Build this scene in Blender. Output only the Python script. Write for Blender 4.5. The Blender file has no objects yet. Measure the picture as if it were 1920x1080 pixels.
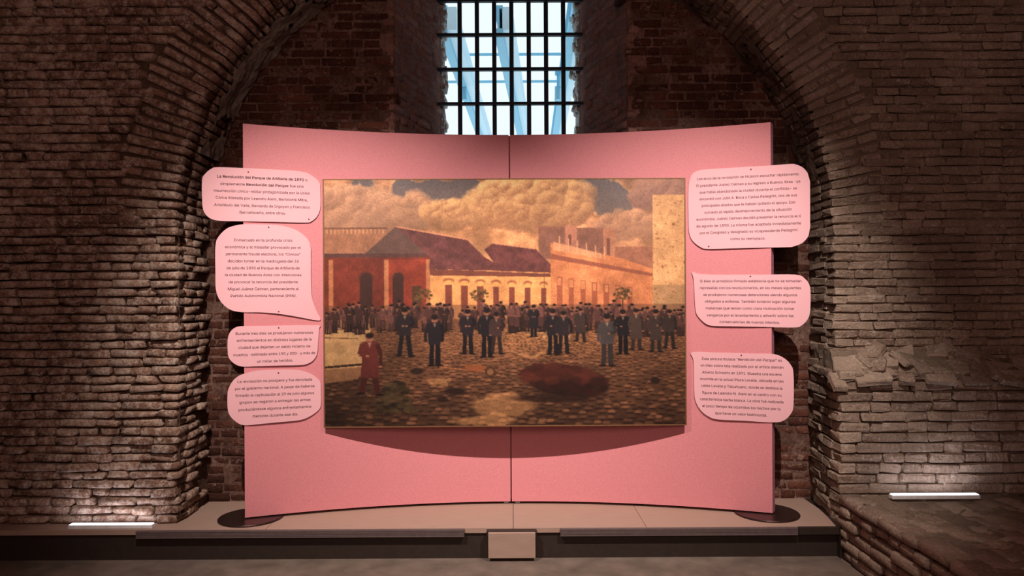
import bpy, bmesh, math, random
import numpy as np
from mathutils import Vector, Matrix, noise
from mathutils.geometry import tessellate_polygon

SC = bpy.context.scene
COL = SC.collection
random.seed(7)
RNG = np.random.RandomState(5)

# ------------------------------------------------------------------ camera
F = 1323.0            # focal length in pixels of a 1920 wide frame
H = 1.31              # lens height above the platform
TH = 0.0055           # small roll of the camera
cam_d = bpy.data.cameras.new('camera')
cam = bpy.data.objects.new('camera', cam_d); COL.objects.link(cam)
cam_d.sensor_width = 36.0
cam_d.lens = 36.0 * F / 1920.0
cam_d.shift_y = 30.0 / 1920.0
cam_d.clip_start = 0.05; cam_d.clip_end = 200
cam.matrix_world = Matrix.Translation((0, 0, H)) @ Matrix.Rotation(math.pi/2, 4, 'X') @ Matrix.Rotation(-TH, 4, 'Z')
SC.camera = cam

# ------------------------------------------------------------------ colour management, sky, lamps
SC.view_settings.view_transform = 'Standard'
SC.view_settings.look = 'None'
SC.view_settings.exposure = 0.0
SC.view_settings.gamma = 1.0
SC.view_settings.use_curve_mapping = False

w = bpy.data.worlds.new('daylight'); SC.world = w
w.use_nodes = True
bg = w.node_tree.nodes['Background']
bg.inputs['Color'].default_value = (0.80, 0.93, 1.0, 1)
bg.inputs['Strength'].default_value = 1.12

def spot(name, loc, target, power, angle, blend, color, radius):
    d = bpy.data.lights.new(name, 'SPOT'); o = bpy.data.objects.new(name, d); COL.objects.link(o)
    o.location = loc
    o.rotation_euler = (Vector(target) - Vector(loc)).to_track_quat('-Z', 'Y').to_euler()
    d.energy = power; d.spot_size = math.radians(angle); d.spot_blend = blend
    d.color = color; d.shadow_soft_size = radius
    return o
WARM = (1.0, 0.86, 0.76)
spot('track_spot', (-1.30, 2.20, H+2.0), (-0.86, 4.4, 0.80), 560, 68, 1.0, WARM, 0.012)
spot('track_spot', (1.30, 2.20, H+2.0), (0.88, 4.4, 0.84), 545, 68, 1.0, WARM, 0.012)
d = bpy.data.lights.new('hall_fill', 'AREA'); hall = bpy.data.objects.new('hall_fill', d); COL.objects.link(hall)  # added fill behind the camera, tinted red to stand in for bounce
d.shape = 'RECTANGLE'; d.size = 3.0; d.size_y = 1.5; d.energy = 75; d.color = (1.0, 0.62, 0.52)
hall.location = (0, -2.4, 3.1); hall.rotation_euler = (math.radians(84), 0, 0)

# ------------------------------------------------------------------ helpers
CT, ST = math.cos(TH), math.sin(TH)
def P(px, py, Y):
    u, v = px - 960.0, 570.0 - py
    return Vector(((u*CT + v*ST)*Y/F, Y, H + (-u*ST + v*CT)*Y/F))
def proj(p):
    x, z = p[0]*F/p[1], (p[2]-H)*F/p[1]
    return 960 + x*CT - z*ST, 570 - (x*ST + z*CT)

def lin(r, g, b):
    f = lambda c: (c/255.0/12.92) if c/255.0 <= 0.04045 else ((c/255.0+0.055)/1.055)**2.4
    return (f(r), f(g), f(b), 1.0)

def mesh(name, verts, faces, mat=None, smooth=False):
    m = bpy.data.meshes.new(name)
    m.from_pydata([tuple(v) for v in verts], [], [tuple(f) for f in faces]); m.update()
    if mat: m.materials.append(mat)
    if smooth: m.polygons.foreach_set('use_smooth', [True]*len(m.polygons))
    return m
def obj(name, m, parent=None):
    o = bpy.data.objects.new(name, m); COL.objects.link(o)
    if parent: o.parent = parent
    return o
def empty(name, loc=(0, 0, 0)):
    o = bpy.data.objects.new(name, None); COL.objects.link(o); o.location = loc
    o.empty_display_size = 0.1
    return o
def tag(o, label, cat, group=None):
    o['label'] = label; o['category'] = cat
    if group: o['group'] = group
    return o
def struct(o): o['kind'] = 'structure'; return o
def stuff(o): o['kind'] = 'stuff'; return o
def rebase(root, loc):
    """move an Empty to the thing's base while its children stay in place"""
    root.location = loc
    for c in root.children: c.location = c.location - Vector(loc)

class MB:
    def __init__(s): s.v = []; s.f = []
    def add(s, vs, fs):
        n = len(s.v); s.v += [tuple(v) for v in vs]; s.f += [tuple(i+n for i in f) for f in fs]
    def box(s, x0, x1, y0, y1, z0, z1, b=0.0):
        if b <= 0:
            s.add([(x0,y0,z0),(x1,y0,z0),(x1,y1,z0),(x0,y1,z0),(x0,y0,z1),(x1,y0,z1),(x1,y1,z1),(x0,y1,z1)],
                  [(0,3,2,1),(4,5,6,7),(0,1,5,4),(1,2,6,5),(2,3,7,6),(3,0,4,7)])
            return
        bm = bmesh.new(); bmesh.ops.create_cube(bm, size=1)
        for v in bm.verts:
            v.co = Vector(((x0+x1)/2 + v.co.x*(x1-x0), (y0+y1)/2 + v.co.y*(y1-y0), (z0+z1)/2 + v.co.z*(z1-z0)))
        bmesh.ops.bevel(bm, geom=bm.edges[:], offset=b, segments=2, affect='EDGES', profile=0.5)
        bm.verts.index_update()
        s.add([v.co for v in bm.verts], [[v.index for v in f.verts] for f in bm.faces]); bm.free()
    def bar(s, a, b, wx, wz):
        """rectangular bar from a to b, wx wide sideways, wz in the other direction"""
        a, b = Vector(a), Vector(b); t = (b-a).normalized()
        up = Vector((0,0,1)) if abs(t.z) < 0.9 else Vector((0,1,0))
        r = t.cross(up).normalized(); q = r.cross(t).normalized()
        vs = [p + r*sx*wx/2 + q*sz*wz/2 for p in (a, b) for sx, sz in ((-1,-1),(1,-1),(1,1),(-1,1))]
        s.add(vs, [(0,1,2,3),(7,6,5,4),(0,4,5,1),(1,5,6,2),(2,6,7,3),(3,7,4,0)])
    def cyl(s, c, r, z0, z1, n=48, r1=None, axis='Z'):
        r1 = r if r1 is None else r1
        vs = []
        for k, (rr, z) in enumerate(((r, z0), (r1, z1))):
            for i in range(n):
                a = 2*math.pi*i/n
                if axis == 'Z': vs.append((c[0]+rr*math.cos(a), c[1]+rr*math.sin(a), c[2]+z))
                else: vs.append((c[0]+rr*math.cos(a), c[1]+z, c[2]+rr*math.sin(a)))
        fs = [(i, (i+1) % n, n+(i+1) % n, n+i) for i in range(n)] + [tuple(range(n))[::-1], tuple(range(n, 2*n))]
        s.add(vs, fs)
    def build(s, name, mat, parent=None, smooth=False):
        m = mesh(name, s.v, s.f, mat, smooth)
        bm = bmesh.new(); bm.from_mesh(m); bmesh.ops.recalc_face_normals(bm, faces=bm.faces[:]); bm.to_mesh(m); bm.free()
        return obj(name, m, parent)

# ------------------------------------------------------------------ materials
class NT:
    def __init__(s, name):
        s.m = bpy.data.materials.new(name); s.m.use_nodes = True
        s.n = s.m.node_tree.nodes; s.l = s.m.node_tree.links
        s.b = s.n['Principled BSDF']
    def new(s, t, **k):
        n = s.n.new(t)
        for a, v in k.items():
            if a.startswith('i_'):
                key = a[2:]
                key = int(key) if key.isdigit() else key.replace('_', ' ')
                if hasattr(v, 'is_linked') or isinstance(v, bpy.types.NodeSocket): s.l.new(v, n.inputs[key])
                else: n.inputs[key].default_value = v
            else: setattr(n, a, v)
        return n
    def noise(s, vec, scale, detail=4, rough=0.6):
        n = s.new('ShaderNodeTexNoise'); s.l.new(vec, n.inputs['Vector'])
        n.inputs['Scale'].default_value = scale; n.inputs['Detail'].default_value = detail
        n.inputs['Roughness'].default_value = rough
        return n.outputs[0]
    def ramp(s, fac, stops):
        n = s.new('ShaderNodeValToRGB'); s.l.new(fac, n.inputs[0]); e = n.color_ramp.elements
        while len(e) < len(stops): e.new(0.5)
        for k, (p, c) in enumerate(stops): e[k].position = p; e[k].color = c if len(c) == 4 else (*c, 1)
        return n.outputs[0]
    def mix(s, fac, a, b, mode='MIX'):
        n = s.new('ShaderNodeMixRGB', blend_type=mode)
        for i, v in enumerate((fac, a, b)):
            if isinstance(v, bpy.types.NodeSocket): s.l.new(v, n.inputs[i])
            elif i == 0: n.inputs[0].default_value = v
            else: n.inputs[i].default_value = v if len(v) == 4 else (*v, 1)
        return n.outputs[0]
    def bump(s, h, strength, dist):
        n = s.new('ShaderNodeBump'); s.l.new(h, n.inputs['Height'])
        n.inputs['Strength'].default_value = strength; n.inputs['Distance'].default_value = dist
        s.l.new(n.outputs[0], s.b.inputs['Normal'])
    def color(s, c):
        if isinstance(c, bpy.types.NodeSocket): s.l.new(c, s.b.inputs['Base Color'])
        else: s.b.inputs['Base Color'].default_value = c if len(c) == 4 else (*c, 1)
    def set(s, rough=0.8, metal=0.0, spec=0.3):
        s.b.inputs['Roughness'].default_value = rough; s.b.inputs['Metallic'].default_value = metal
        s.b.inputs['Specular IOR Level'].default_value = spec
        return s.m

def plain(name, c, rough=0.7, metal=0.0, spec=0.3, var=0.12, scale=30, bump=0.15):
    t = NT(name); pos = t.new('ShaderNodeNewGeometry').outputs['Position']
    n = t.noise(pos, scale, 4)
    t.color(t.mix(t.ramp(n, [(0.3, (0,0,0)), (0.7, (1,1,1))]), [x*(1-var) for x in c[:3]], [min(1, x*(1+var)) for x in c[:3]]))
    if bump: t.bump(n, bump, 0.002)
    return t.set(rough, metal, spec)

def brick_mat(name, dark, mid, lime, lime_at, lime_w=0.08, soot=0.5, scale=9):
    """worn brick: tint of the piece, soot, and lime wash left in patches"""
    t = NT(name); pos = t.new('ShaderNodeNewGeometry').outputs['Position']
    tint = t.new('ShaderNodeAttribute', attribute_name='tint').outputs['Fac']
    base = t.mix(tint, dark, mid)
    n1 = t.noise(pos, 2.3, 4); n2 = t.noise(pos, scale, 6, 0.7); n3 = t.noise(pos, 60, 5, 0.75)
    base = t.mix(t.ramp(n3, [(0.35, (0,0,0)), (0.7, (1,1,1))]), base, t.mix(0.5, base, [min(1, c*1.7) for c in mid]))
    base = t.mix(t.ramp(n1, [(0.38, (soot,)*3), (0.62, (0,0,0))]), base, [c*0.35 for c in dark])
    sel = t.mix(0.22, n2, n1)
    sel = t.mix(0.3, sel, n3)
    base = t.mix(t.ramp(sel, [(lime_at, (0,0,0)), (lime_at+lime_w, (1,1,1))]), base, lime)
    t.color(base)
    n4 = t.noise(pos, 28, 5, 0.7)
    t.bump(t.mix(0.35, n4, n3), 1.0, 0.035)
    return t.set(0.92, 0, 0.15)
def mortar_mat(name, a, b, soot=0.5):
    t = NT(name); pos = t.new('ShaderNodeNewGeometry').outputs['Position']
    n1 = t.noise(pos, 3, 5); n2 = t.noise(pos, 45, 6, 0.75)
    c = t.mix(t.ramp(n1, [(0.35, (0,0,0)), (0.65, (1,1,1))]), a, b)
    c = t.mix(t.ramp(n2, [(0.3, (0,0,0)), (0.75, (1,1,1))]), [x*soot for x in a], c)
    t.color(c); t.bump(n2, 0.9, 0.01)
    return t.set(0.95, 0, 0.1)

M_BACK = brick_mat('old_red_brick', (0.06,0.025,0.019), (0.19,0.072,0.050), (0.46,0.30,0.24), 0.545, 0.10, 0.6, 16)
M_BACK_MORTAR = mortar_mat('lime_mortar', (0.11,0.055,0.043), (0.42,0.26,0.21))
M_LEFT = brick_mat('limewashed_brick', (0.20,0.105,0.075), (0.42,0.25,0.18), (0.70,0.555,0.47), 0.46, 0.12, 0.35, 20)
M_LEFT_MORTAR = mortar_mat('dark_earth_mortar', (0.12,0.07,0.05), (0.20,0.125,0.09))
M_RIGHT = brick_mat('dusty_grey_brick', (0.24,0.165,0.125), (0.44,0.33,0.26), (0.58,0.47,0.39), 0.53, 0.10, 0.4, 16)
M_RIGHT_MORTAR = mortar_mat('grey_earth_mortar', (0.22,0.16,0.12), (0.36,0.275,0.21), 0.6)
M_SPLAY = brick_mat('window_reveal_brick', (0.22,0.11,0.095), (0.38,0.215,0.18), (0.50,0.36,0.31), 0.55, 0.12, 0.25, 14)
M_OUTER = brick_mat('sunlit_jamb_brick', (0.34,0.33,0.33), (0.5,0.48,0.46), (0.62,0.6,0.58), 0.55, 0.12, 0.1, 14)  # paler grey than the other brick: daylight put into the colour
M_STUCCO = mortar_mat('grey_stucco', (0.40,0.33,0.28), (0.58,0.49,0.42), 0.6)
M_IRON = plain('blackened_iron', (0.012,0.016,0.026), 0.55, 0.6, 0.4)
M_STEEL = plain('pale_blue_steel', (0.24,0.56,0.74), 0.5, 0.0, 0.4, 0.05)
M_WHITESTEEL = plain('white_steel', (0.62,0.84,0.94), 0.5, 0.0, 0.4, 0.03)
M_DISC = plain('dark_bronze_plate', (0.055,0.030,0.028), 0.32, 0.7, 0.5, 0.25, 60, 0.05)
M_PLAT = None
t = NT('beige_boards'); pos = t.new('ShaderNodeNewGeometry').outputs['Position']
mp = t.new('ShaderNodeMapping'); t.l.new(pos, mp.inputs[0]); mp.inputs['Scale'].default_value = (2.5, 30, 10)
g = t.noise(mp.outputs[0], 3, 5); g2 = t.noise(pos, 90, 4, 0.8)
t.color(t.mix(t.ramp(g2, [(0.3, (0.25,)*3), (0.42, (0,0,0))]), t.mix(g, (0.30,0.195,0.155), (0.43,0.30,0.245)), (0.22,0.15,0.11)))
t.bump(g2, 0.1, 0.002); M_PLAT = t.set(0.55, 0, 0.35)
M_NOSE = plain('ribbed_rubber_nosing', (0.12,0.085,0.085), 0.6)
M_FLOOR = plain('dark_stone_floor', (0.16,0.12,0.10), 0.5, 0, 0.4, 0.3, 6)
M_TRIM = plain('dark_wood_trim', (0.03,0.02,0.017), 0.5)
M_HALL = plain('dark_hall_plaster', (0.22,0.14,0.11), 0.9, 0, 0.1, 0.3, 3, 0.6)
t = NT('pink_laminate'); pos = t.new('ShaderNodeNewGeometry').outputs['Position']
n = t.noise(pos, 200, 3, 0.85)
t.color(t.mix(t.ramp(n, [(0.3,(0,0,0)),(0.7,(1,1,1))]), (0.56,0.185,0.215), (0.77,0.30,0.33))); t.bump(n, 0.12, 0.001); M_PINK = t.set(0.6, 0, 0.25)
M_PINK_EDGE = plain('pink_panel_edge', (0.36,0.15,0.20), 0.6)
t = NT('light_pink_board'); pos = t.new('ShaderNodeNewGeometry').outputs['Position']
n = t.noise(pos, 260, 3, 0.8)
t.color(t.mix(n, (0.76,0.40,0.45), (0.86,0.49,0.54))); t.bump(n, 0.08, 0.001); M_BOARD = t.set(0.55, 0, 0.25)
M_BOARD_EDGE = plain('board_edge', (0.42,0.14,0.15), 0.7)
M_INK = plain('plum_ink', (0.055,0.012,0.018), 0.6, 0, 0.2, 0.03, 30, 0)
M_PIN = plain('dull_red_pin', (0.24,0.05,0.06), 0.4, 0.3)
M_FRAME = plain('dark_gilt_strip', (0.20,0.10,0.045), 0.5, 0.2)
M_BOX = plain('white_lamp_housing', (0.75,0.75,0.78), 0.4)
t = NT('lamp_diffuser'); t.color((0.9,0.9,0.9))
t.b.inputs['Emission Color'].default_value = (0.93, 0.94, 1.0, 1); t.b.inputs['Emission Strength'].default_value = 2.2
M_LAMP = t.set(0.5)
t = NT('oil_on_canvas'); pos = t.new('ShaderNodeNewGeometry').outputs['Position']
at = t.new('ShaderNodeAttribute', attribute_name='paint').outputs['Color']
wv = t.noise(pos, 330, 3, 0.8)
t.color(t.mix(t.ramp(wv, [(0.35, (0.35,)*3), (0.6, (0,0,0))]), at, t.mix(0.62, at, (0,0,0))))
t.bump(wv, 0.25, 0.001); M_OIL = t.set(0.5, 0, 0.25)

# ------------------------------------------------------------------ bricks
def brick_variant(L, Hh, D, jit, seed, bev):
    rnd = random.Random(seed)
    bm = bmesh.new(); bmesh.ops.create_cube(bm, size=1)
    for v in bm.verts:
        v.co.x *= L; v.co.y *= D; v.co.z *= Hh
    bmesh.ops.bevel(bm, geom=bm.edges[:], offset=bev*(0.75+0.5*rnd.random()), segments=1, affect='EDGES')
    for v in bm.verts:
        v.co += Vector((rnd.uniform(-1,1)*jit*1.8, rnd.uniform(-1,1)*jit*1.3, rnd.uniform(-1,1)*jit))
    bm.verts.index_update()
    vs = np.array([v.co[:] for v in bm.verts]); fs = [[v.index for v in f.verts] for f in bm.faces]
    bm.free()
    return vs, fs

class Bricks:
    """collects the bricks of one piece of structure"""
    def __init__(s, mat, jit, bev, smooth, tints=10, head=0.11, stretch=0.215, ch=0.047, depth=0.11):
        s.mat = mat; s.L = (head, stretch); s.ch = ch; s.items = []; s.smooth = smooth
        s.var = [[], []]
        for k in range(2):
            for i in range(tints):
                vs, fs = brick_variant(s.L[k], ch, depth, jit, 100*k+i+int(jit*1e5), bev)
                tint = random.Random(i*7+k).random()
                m = mesh('brick', vs, fs, mat, smooth)
                a = m.attributes.new('tint', 'FLOAT', 'POINT'); a.data.foreach_set('value', [tint]*len(vs))
                s.var[k].append((vs, fs, tint, m))
    def add(s, M, kind, sx, sz=1.0):
        s.items.append((M @ Matrix.Diagonal((sx, 1, sz, 1)), kind, random.randrange(len(s.var[0]))))
    def finish(s, parent, limit=290):
        def key(it):
            p = it[0].translation
            px, py = proj(p)
            sc = 1.0/max(0.5, p.y)
            if not (-20 < px < 1940 and -20 < py < 1100): return -1
            if 470 < px < 1435 and 262 < py < 935: return -1
            if 279 < px < 1640 and 86 < py < 994: sc += 1
            return sc*(1 + 0.15*it[1])
        s.items.sort(key=key, reverse=True)
        vs_all, fs_all, ti = [], [], []; n = 0
        for i, (M, k, j) in enumerate(s.items):
            vs, fs, tint, m = s.var[k][j]
            if i < limit and key(s.items[i]) > 0:
                o = bpy.data.objects.new('brick', m); COL.objects.link(o); o.parent = parent
                o.matrix_basis = M
            else:
                R = np.array(M)
                vs_all.append(vs @ R[:3,:3].T + R[:3,3]); fs_all += [tuple(a+n for a in f) for f in fs]
                ti += [tint]*len(vs); n += len(vs)
        if vs_all:
            m = mesh('brickwork', np.concatenate(vs_all).tolist(), fs_all, s.mat, s.smooth)
            a = m.attributes.new('tint', 'FLOAT', 'POINT'); a.data.foreach_set('value', ti)
            stuff(obj('brickwork', m, parent))

def lay(B, origin, u, n, ulen, z0, z1, course, test=lambda a, z: True, proud=0.006, gap=0.012, tilt=0.012, ph=0):
    """lay courses on the plane through origin with side direction u and outward normal n"""
    u = Vector(u).normalized(); n = Vector(n).normalized(); origin = Vector(origin)
    back = -n; up = u.cross(back)
    if up.z < 0: u2 = -u
    else: u2 = u
    up = u2.cross(back)
    z = z0; row = ph
    while z < z1:
        a = random.uniform(-0.022, 0.006)
        first = True
        while a < ulen:
            kind = 1 if random.random() < (0.62 if row % 2 else 0.35) else 0
            L = B.L[kind]*random.uniform(0.86, 1.12)
            if first and row % 2: L *= 0.72
            first = False
            c = a + L/2
            if 0 - 0.03 < c - L/2 and c + L/2 < ulen + 0.03 and test(c, z + course/2):
                pr = random.gauss(proud, proud*0.8)
                R = Matrix((u2, back, up)).transposed().to_4x4()
                R = Matrix.Translation(origin + u*c + Vector((0,0,1))*(z - origin.z + course/2 + random.uniform(-.002,.002)) + n*(pr - 0.055)) @ R
                R = R @ Matrix.Rotation(random.gauss(0, tilt), 4, 'Y') @ Matrix.Rotation(random.gauss(0, tilt*0.8), 4, 'Z')
                B.add(R, kind, L/B.L[kind], (course-gap*random.uniform(0.6,1.2))/B.ch)
            a += L + gap*random.uniform(0.6, 1.3)
        z += course; row += 1

def rough_sheet(name, fn, nu, nv, amp, mat, parent=None, keep=lambda p: True, seed=0.0, freq=(7, 28)):
    """rough mortar surface; fn(a, b) returns (point, normal) for a, b in 0..1"""
    vs, idx, fs = [], {}, []
    for j in range(nv+1):
        for i in range(nu+1):
            p, n = fn(i/nu, j/nv)
            q = p*1.0 + Vector((seed, seed, 0))
            d = amp*(noise.noise(q*freq[0])*1.0 + noise.noise(q*freq[1])*0.6)
            vs.append(p + n*d)
    for j in range(nv):
        for i in range(nu):
            a = j*(nu+1)+i; q = (a, a+1, a+nu+2, a+nu+1)
            if keep(sum((vs[k] for k in q), Vector())/4): fs.append(q)
    return obj(name, mesh(name, vs, fs, mat, True), parent)

# ================================================================== STRUCTURE
ZS = 1.81; AL, AR, BH = 2.03, 1.985, 1.91
def inside_niche(x, z, m=0.0):
    a = (AL if x < 0 else AR) + m
    if z < ZS: return abs(x) < a
    return (x/a)**2 + ((z-ZS)/(BH+m))**2 < 1
WX0, WX1 = -0.785, 0.785          # window cut in the wall plane
WI0, WI1 = -0.545, 0.535          # opening at the bars
YB, YW = 4.72, 5.45

# ---- back wall
wall_back = struct(rough_sheet('wall_back', lambda a, b: (Vector((-2.25+4.5*a, YB, -0.05+3.95*b)), Vector((0,-1,0))), 180, 150, 0.006, M_BACK_MORTAR,
            keep=lambda p: not (WX0 < p.x < WX1 and p.z > 2.20)))
B = Bricks(M_BACK, 0.0022, 0.006, True, 14, 0.105, 0.21, 0.05)
lay(B, (-2.1, YB, 0), (1,0,0), (0,-1,0), 4.2, 0.0, 3.78, 0.0605,
    lambda a, z: inside_niche(a-2.1, z, 0.06) and not (z > 2.17 and WX0-0.03 < a-2.1-0.0 < WX1+0.03) and not (abs(a-2.1) < 1.45 and z < 2.2 and z > 0.15 and False), 0.003, 0.011, 0.008)
B.finish(wall_back)
# splayed reveals, sill and lintel of the window, part of the back wall
mb = MB()
for x0, x1 in ((WX0, WI0), (WX1, WI1)):
    s = -1 if x0 < 0 else 1
    mb.add([(x0,YB,2.15),(x1,YW,2.15),(x1,YW,3.95),(x0,YB,3.95),(x0+s*1.6,YB+.02,2.15),(x0+s*1.6,YW+.4,2.15),(x0+s*1.6,YW+.4,3.95),(x0+s*1.6,YB+.02,3.95)],
           [(0,1,2,3),(4,5,6,7),(0,1,5,4),(3,2,6,7),(1,2,6,5),(0,3,7,4)])
mb.build('reveal_core', M_SPLAY, wall_back)
mb = MB(); mb.box(-2.3, 2.3, YB+0.03, YW+0.4, -0.1, 2.15); mb.build('wall_core', M_BACK_MORTAR, wall_back)
mb = MB(); mb.add([(WX0,YB+0.01,2.20),(WX1,YB+0.01,2.20),(WX1,YW+.3,2.52),(WX0,YW+.3,2.52),(WX0,YB+.01,2.1),(WX1,YB+.01,2.1),(WX1,YW+.3,2.1),(WX0,YW+.3,2.1)],
    [(0,1,2,3),(4,5,6,7),(0,1,5,4),(1,2,6,5),(2,3,7,6),(3,0,4,7)]); mb.build('window_sill', M_SPLAY, wall_back)
mb = MB(); mb.box(-2.3, 2.3, YB-0.05, YW+0.42, 3.86, 4.2); mb.build('lintel', M_SPLAY, wall_back)
B = Bricks(M_SPLAY, 0.004, 0.008, True, 8)
for x0, x1 in ((WX0, WI0), (WX1, WI1)):
    d = Vector((x1-x0, YW-YB, 0)); s = 1 if x0 < 0 else -1
    n = Vector((d.y*s, -d.x*s, 0)).normalized()
    lay(B, (x0, YB, 2.2), d, n, d.length-0.01, 2.2, 3.86, 0.057, proud=0.004, gap=0.009, tilt=0.03)
B.finish(wall_back, 280)

# ---- left and right piers with their arch rings
def pier(side):
    S = -1 if side == 'left' else 1
    a0 = AL if S < 0 else AR
    yf = 4.27 if S < 0 else 4.34
    mat, mort = (M_LEFT, M_LEFT_MORTAR) if S < 0 else (M_RIGHT, M_RIGHT_MORTAR)
    zs = ZS if S < 0 else ZS - 0.05
    bh = BH
    rec = 0.018 if S < 0 else 0.009
    T = 0.36
    def outside(p): return not ((p.z < zs and abs(p.x) < a0-0.001) or (p.z >= zs and (p.x/(a0+.02))**2 + ((p.z-zs)/(bh+.02))**2 < 1))
    # rough mortar front
    W = struct(rough_sheet('wall_'+side, lambda a, b: (Vector((S*(1.0+3.4*a) if b > -1 else 0, yf+rec, 0.0+4.2*b)), Vector((0,-1,0))), 110, 135, 0.012, mort,
               keep=lambda p: outside(p) , seed=3.0*S))
    cx0, cx1 = (-4.4, -1.0) if S < 0 else (1.0, 4.4)
    # spandrel above the crown, joins both piers
    if S < 0:
        mb = MB(); mb.box(-1.3, 1.3, yf+0.03, YB+0.02, 3.80, 4.3); mb.build('crown_core', mort, W)
    # jamb face, from the front back to the wall
    rough_sheet('jamb_mortar', lambda a, b: (Vector((S*(a0+rec-0.004), yf+rec+(YB-yf-rec)*a, 0.0+(zs)*b)), Vector((-S,0,0))), 22, 90, 0.010, mort, W, seed=9.0)
    # vault soffit
    def sof(a, b):
        t = a*math.pi/2
        R = Vector((S*math.cos(t)*(bh), 0, math.sin(t)*a0)).normalized()
        p = Vector((S*math.cos(t)*a0, yf+rec+(YB-yf-rec)*b, zs+math.sin(t)*bh))
        return p + R*(rec-0.004), -R
    rough_sheet('vault_mortar', sof, 130, 18, 0.012, mort, W, seed=5.0)
    jit = 0.0052 if S < 0 else 0.0042
    B = Bricks(mat, jit, 0.0095 if S < 0 else 0.007, S < 0, 16, 0.12, 0.23, 0.046, 0.13)
    B.sidepass = True
    prd = 0.011 if S < 0 else 0.004
    gp = 0.009 if S < 0 else 0.006
    ring0 = lambda x, z: (x/(a0+T))**2 + ((z-zs)/(bh+T))**2 < 1
    ztop = 4.1
    zbot = 0.0 if S < 0 else 0.93
    # front courses below the springing
    lay(B, (S*(a0-0.0), yf, zbot), (S,0,0), (0,-1,0), 2.4, zbot, zs, 0.0525, proud=prd, gap=gp, tilt=0.02)
    # front spandrel courses outside the ring
    lay(B, (S*0.6, yf, zs), (S,0,0), (0,-1,0), 3.8, zs, ztop, 0.0545,
        lambda a, z: not ring0(S*(0.6+a+0.03), z), proud=prd*0.6, gap=gp, tilt=0.02)
    # jamb courses
    lay(B, (S*a0, yf+0.10, zbot), (0,1,0), (-S,0,0), YB-yf-0.12, zbot if S < 0 else 0.0, zs, 0.0525, proud=prd*0.7, gap=gp, tilt=0.02, ph=1)
    # voussoirs
    t = 0.0; k = 0
    while t < math.pi/2:
        dl = math.hypot(a0*math.sin(t), bh*math.cos(t))
        R = Vector((S*math.cos(t)*bh, 0, math.sin(t)*a0)).normalized()
        p0 = Vector((S*math.cos(t)*a0, yf, zs+math.sin(t)*bh))
        r = -random.uniform(0, 0.015)
        lens = [(1, 0.23), (0, 0.12)] if k % 2 else [(0, 0.12), (1, 0.23)]
        for kind, L0 in lens:
            L = L0*random.uniform(0.92, 1.03)
            Mx = Matrix((R, Vector((0,1,0)), R.cross(Vector((0,1,0))))).transposed().to_4x4()
            c = p0 + R*(r+L/2) + Vector((0, 0.065 - random.gauss(prd, prd*0.7), 0))
            Mx = Matrix.Translation(c) @ Mx @ Matrix.Rotation(random.gauss(0, .02), 4, 'Y')
            B.add(Mx, kind, L/B.L[kind], (0.0525-gp*random.uniform(.6, 1.2))/B.ch)
            r += L + 0.012
        y = yf + 0.145
        while y < YB-0.02:
            L = min(random.choice((0.12, 0.22)), YB - y)
            if L < 0.05: break
            kind = 1 if L > 0.17 else 0
            Mx = Matrix((Vector((0,1,0)), R, Vector((0,1,0)).cross(R))).transposed().to_4x4()
            c = p0 + R*(0.065 - random.gauss(prd*.6, prd*.5)); c.y = y + L/2
            Mx = Matrix.Translation(c) @ Mx @ Matrix.Rotation(random.gauss(0, .02), 4, 'Y')
            B.add(Mx, kind, (L-0.01)/B.L[kind], (0.0525-gp)/B.ch)
            y += L + 0.012
        t += 0.0545/dl; k += 1
    return W, B, yf, a0, zs

WL, BL, yl, al, zsl = pier('left')
BL.finish(WL, 300)
WR, BR, yr, ar, zsr = pier('right')

# grey stucco left on the vault behind the left ring
def stuc(a, b):
    t = math.radians(14 + 50*a)
    R = Vector((-math.cos(t)*BH, 0, math.sin(t)*AL)).normalized()
    p = Vector((-math.cos(t)*AL, 4.42 + 0.29*b, ZS+math.sin(t)*BH))
    return p - R*0.022, -R
rough_sheet('stucco_patch', stuc, 110, 34, 0.020, M_STUCCO, WL,
            keep=lambda p: noise.noise(p*4.5 + Vector((2,0,1))) + noise.noise(p*15)*0.5 > -0.42 and p.y > 4.44 + 0.08*noise.noise(p*12), seed=1.0, freq=(9, 30))
def stuc2(a, b):
    t = math.radians(10 + 60*a)
    R = Vector((math.cos(t)*BH, 0, math.sin(t)*AR)).normalized()
    p = Vector((math.cos(t)*AR, 4.46 + 0.26*b, ZS-0.05+math.sin(t)*BH))
    return p - R*0.016, -R
rough_sheet('stucco_patch', stuc2, 70, 20, 0.016, M_RIGHT_MORTAR, WR, keep=lambda p: noise.noise(p*6) + noise.noise(p*18)*0.5 > 0.0, seed=4.0, freq=(9, 26))

# ---- right buttress (stepped forward below 0.9 m) and low ledge in front of it
bx0, bx1 = 1.995, 1.92           # jamb line at the wall and at the front
by = 4.15
side_d = Vector((bx1-bx0, by-YB, 0)); side_n = Vector((-1, 0.12, 0)).normalized()
rough_sheet('buttress_mortar', lambda a, b: (Vector((bx1+0.012+2.4*a, by+0.012, 0.0+0.87*b)), Vector((0,-1,0))), 90, 35, 0.010, M_RIGHT_MORTAR, WR, seed=6.0)
rough_sheet('buttress_mortar', lambda a, b: (Vector((bx0+0.014+(bx1-bx0)*a, YB+(by+0.012-YB)*a, 0.0+(0.93 - 0.06*a)*b)), Vector((-1,0,0))), 26, 38, 0.010, M_RIGHT_MORTAR, WR, seed=7.0)
lay(BR, (bx1, by, 0), (1,0,0), (0,-1,0), 2.4, 0.0, 0.86, 0.0605, proud=0.006, gap=0.008, tilt=0.018)
lay(BR, (bx1+0.012, by+0.10, 0), -side_d, side_n, 0.45, 0.0, 0.86, 0.0605, proud=0.006, gap=0.008, tilt=0.018)
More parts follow.
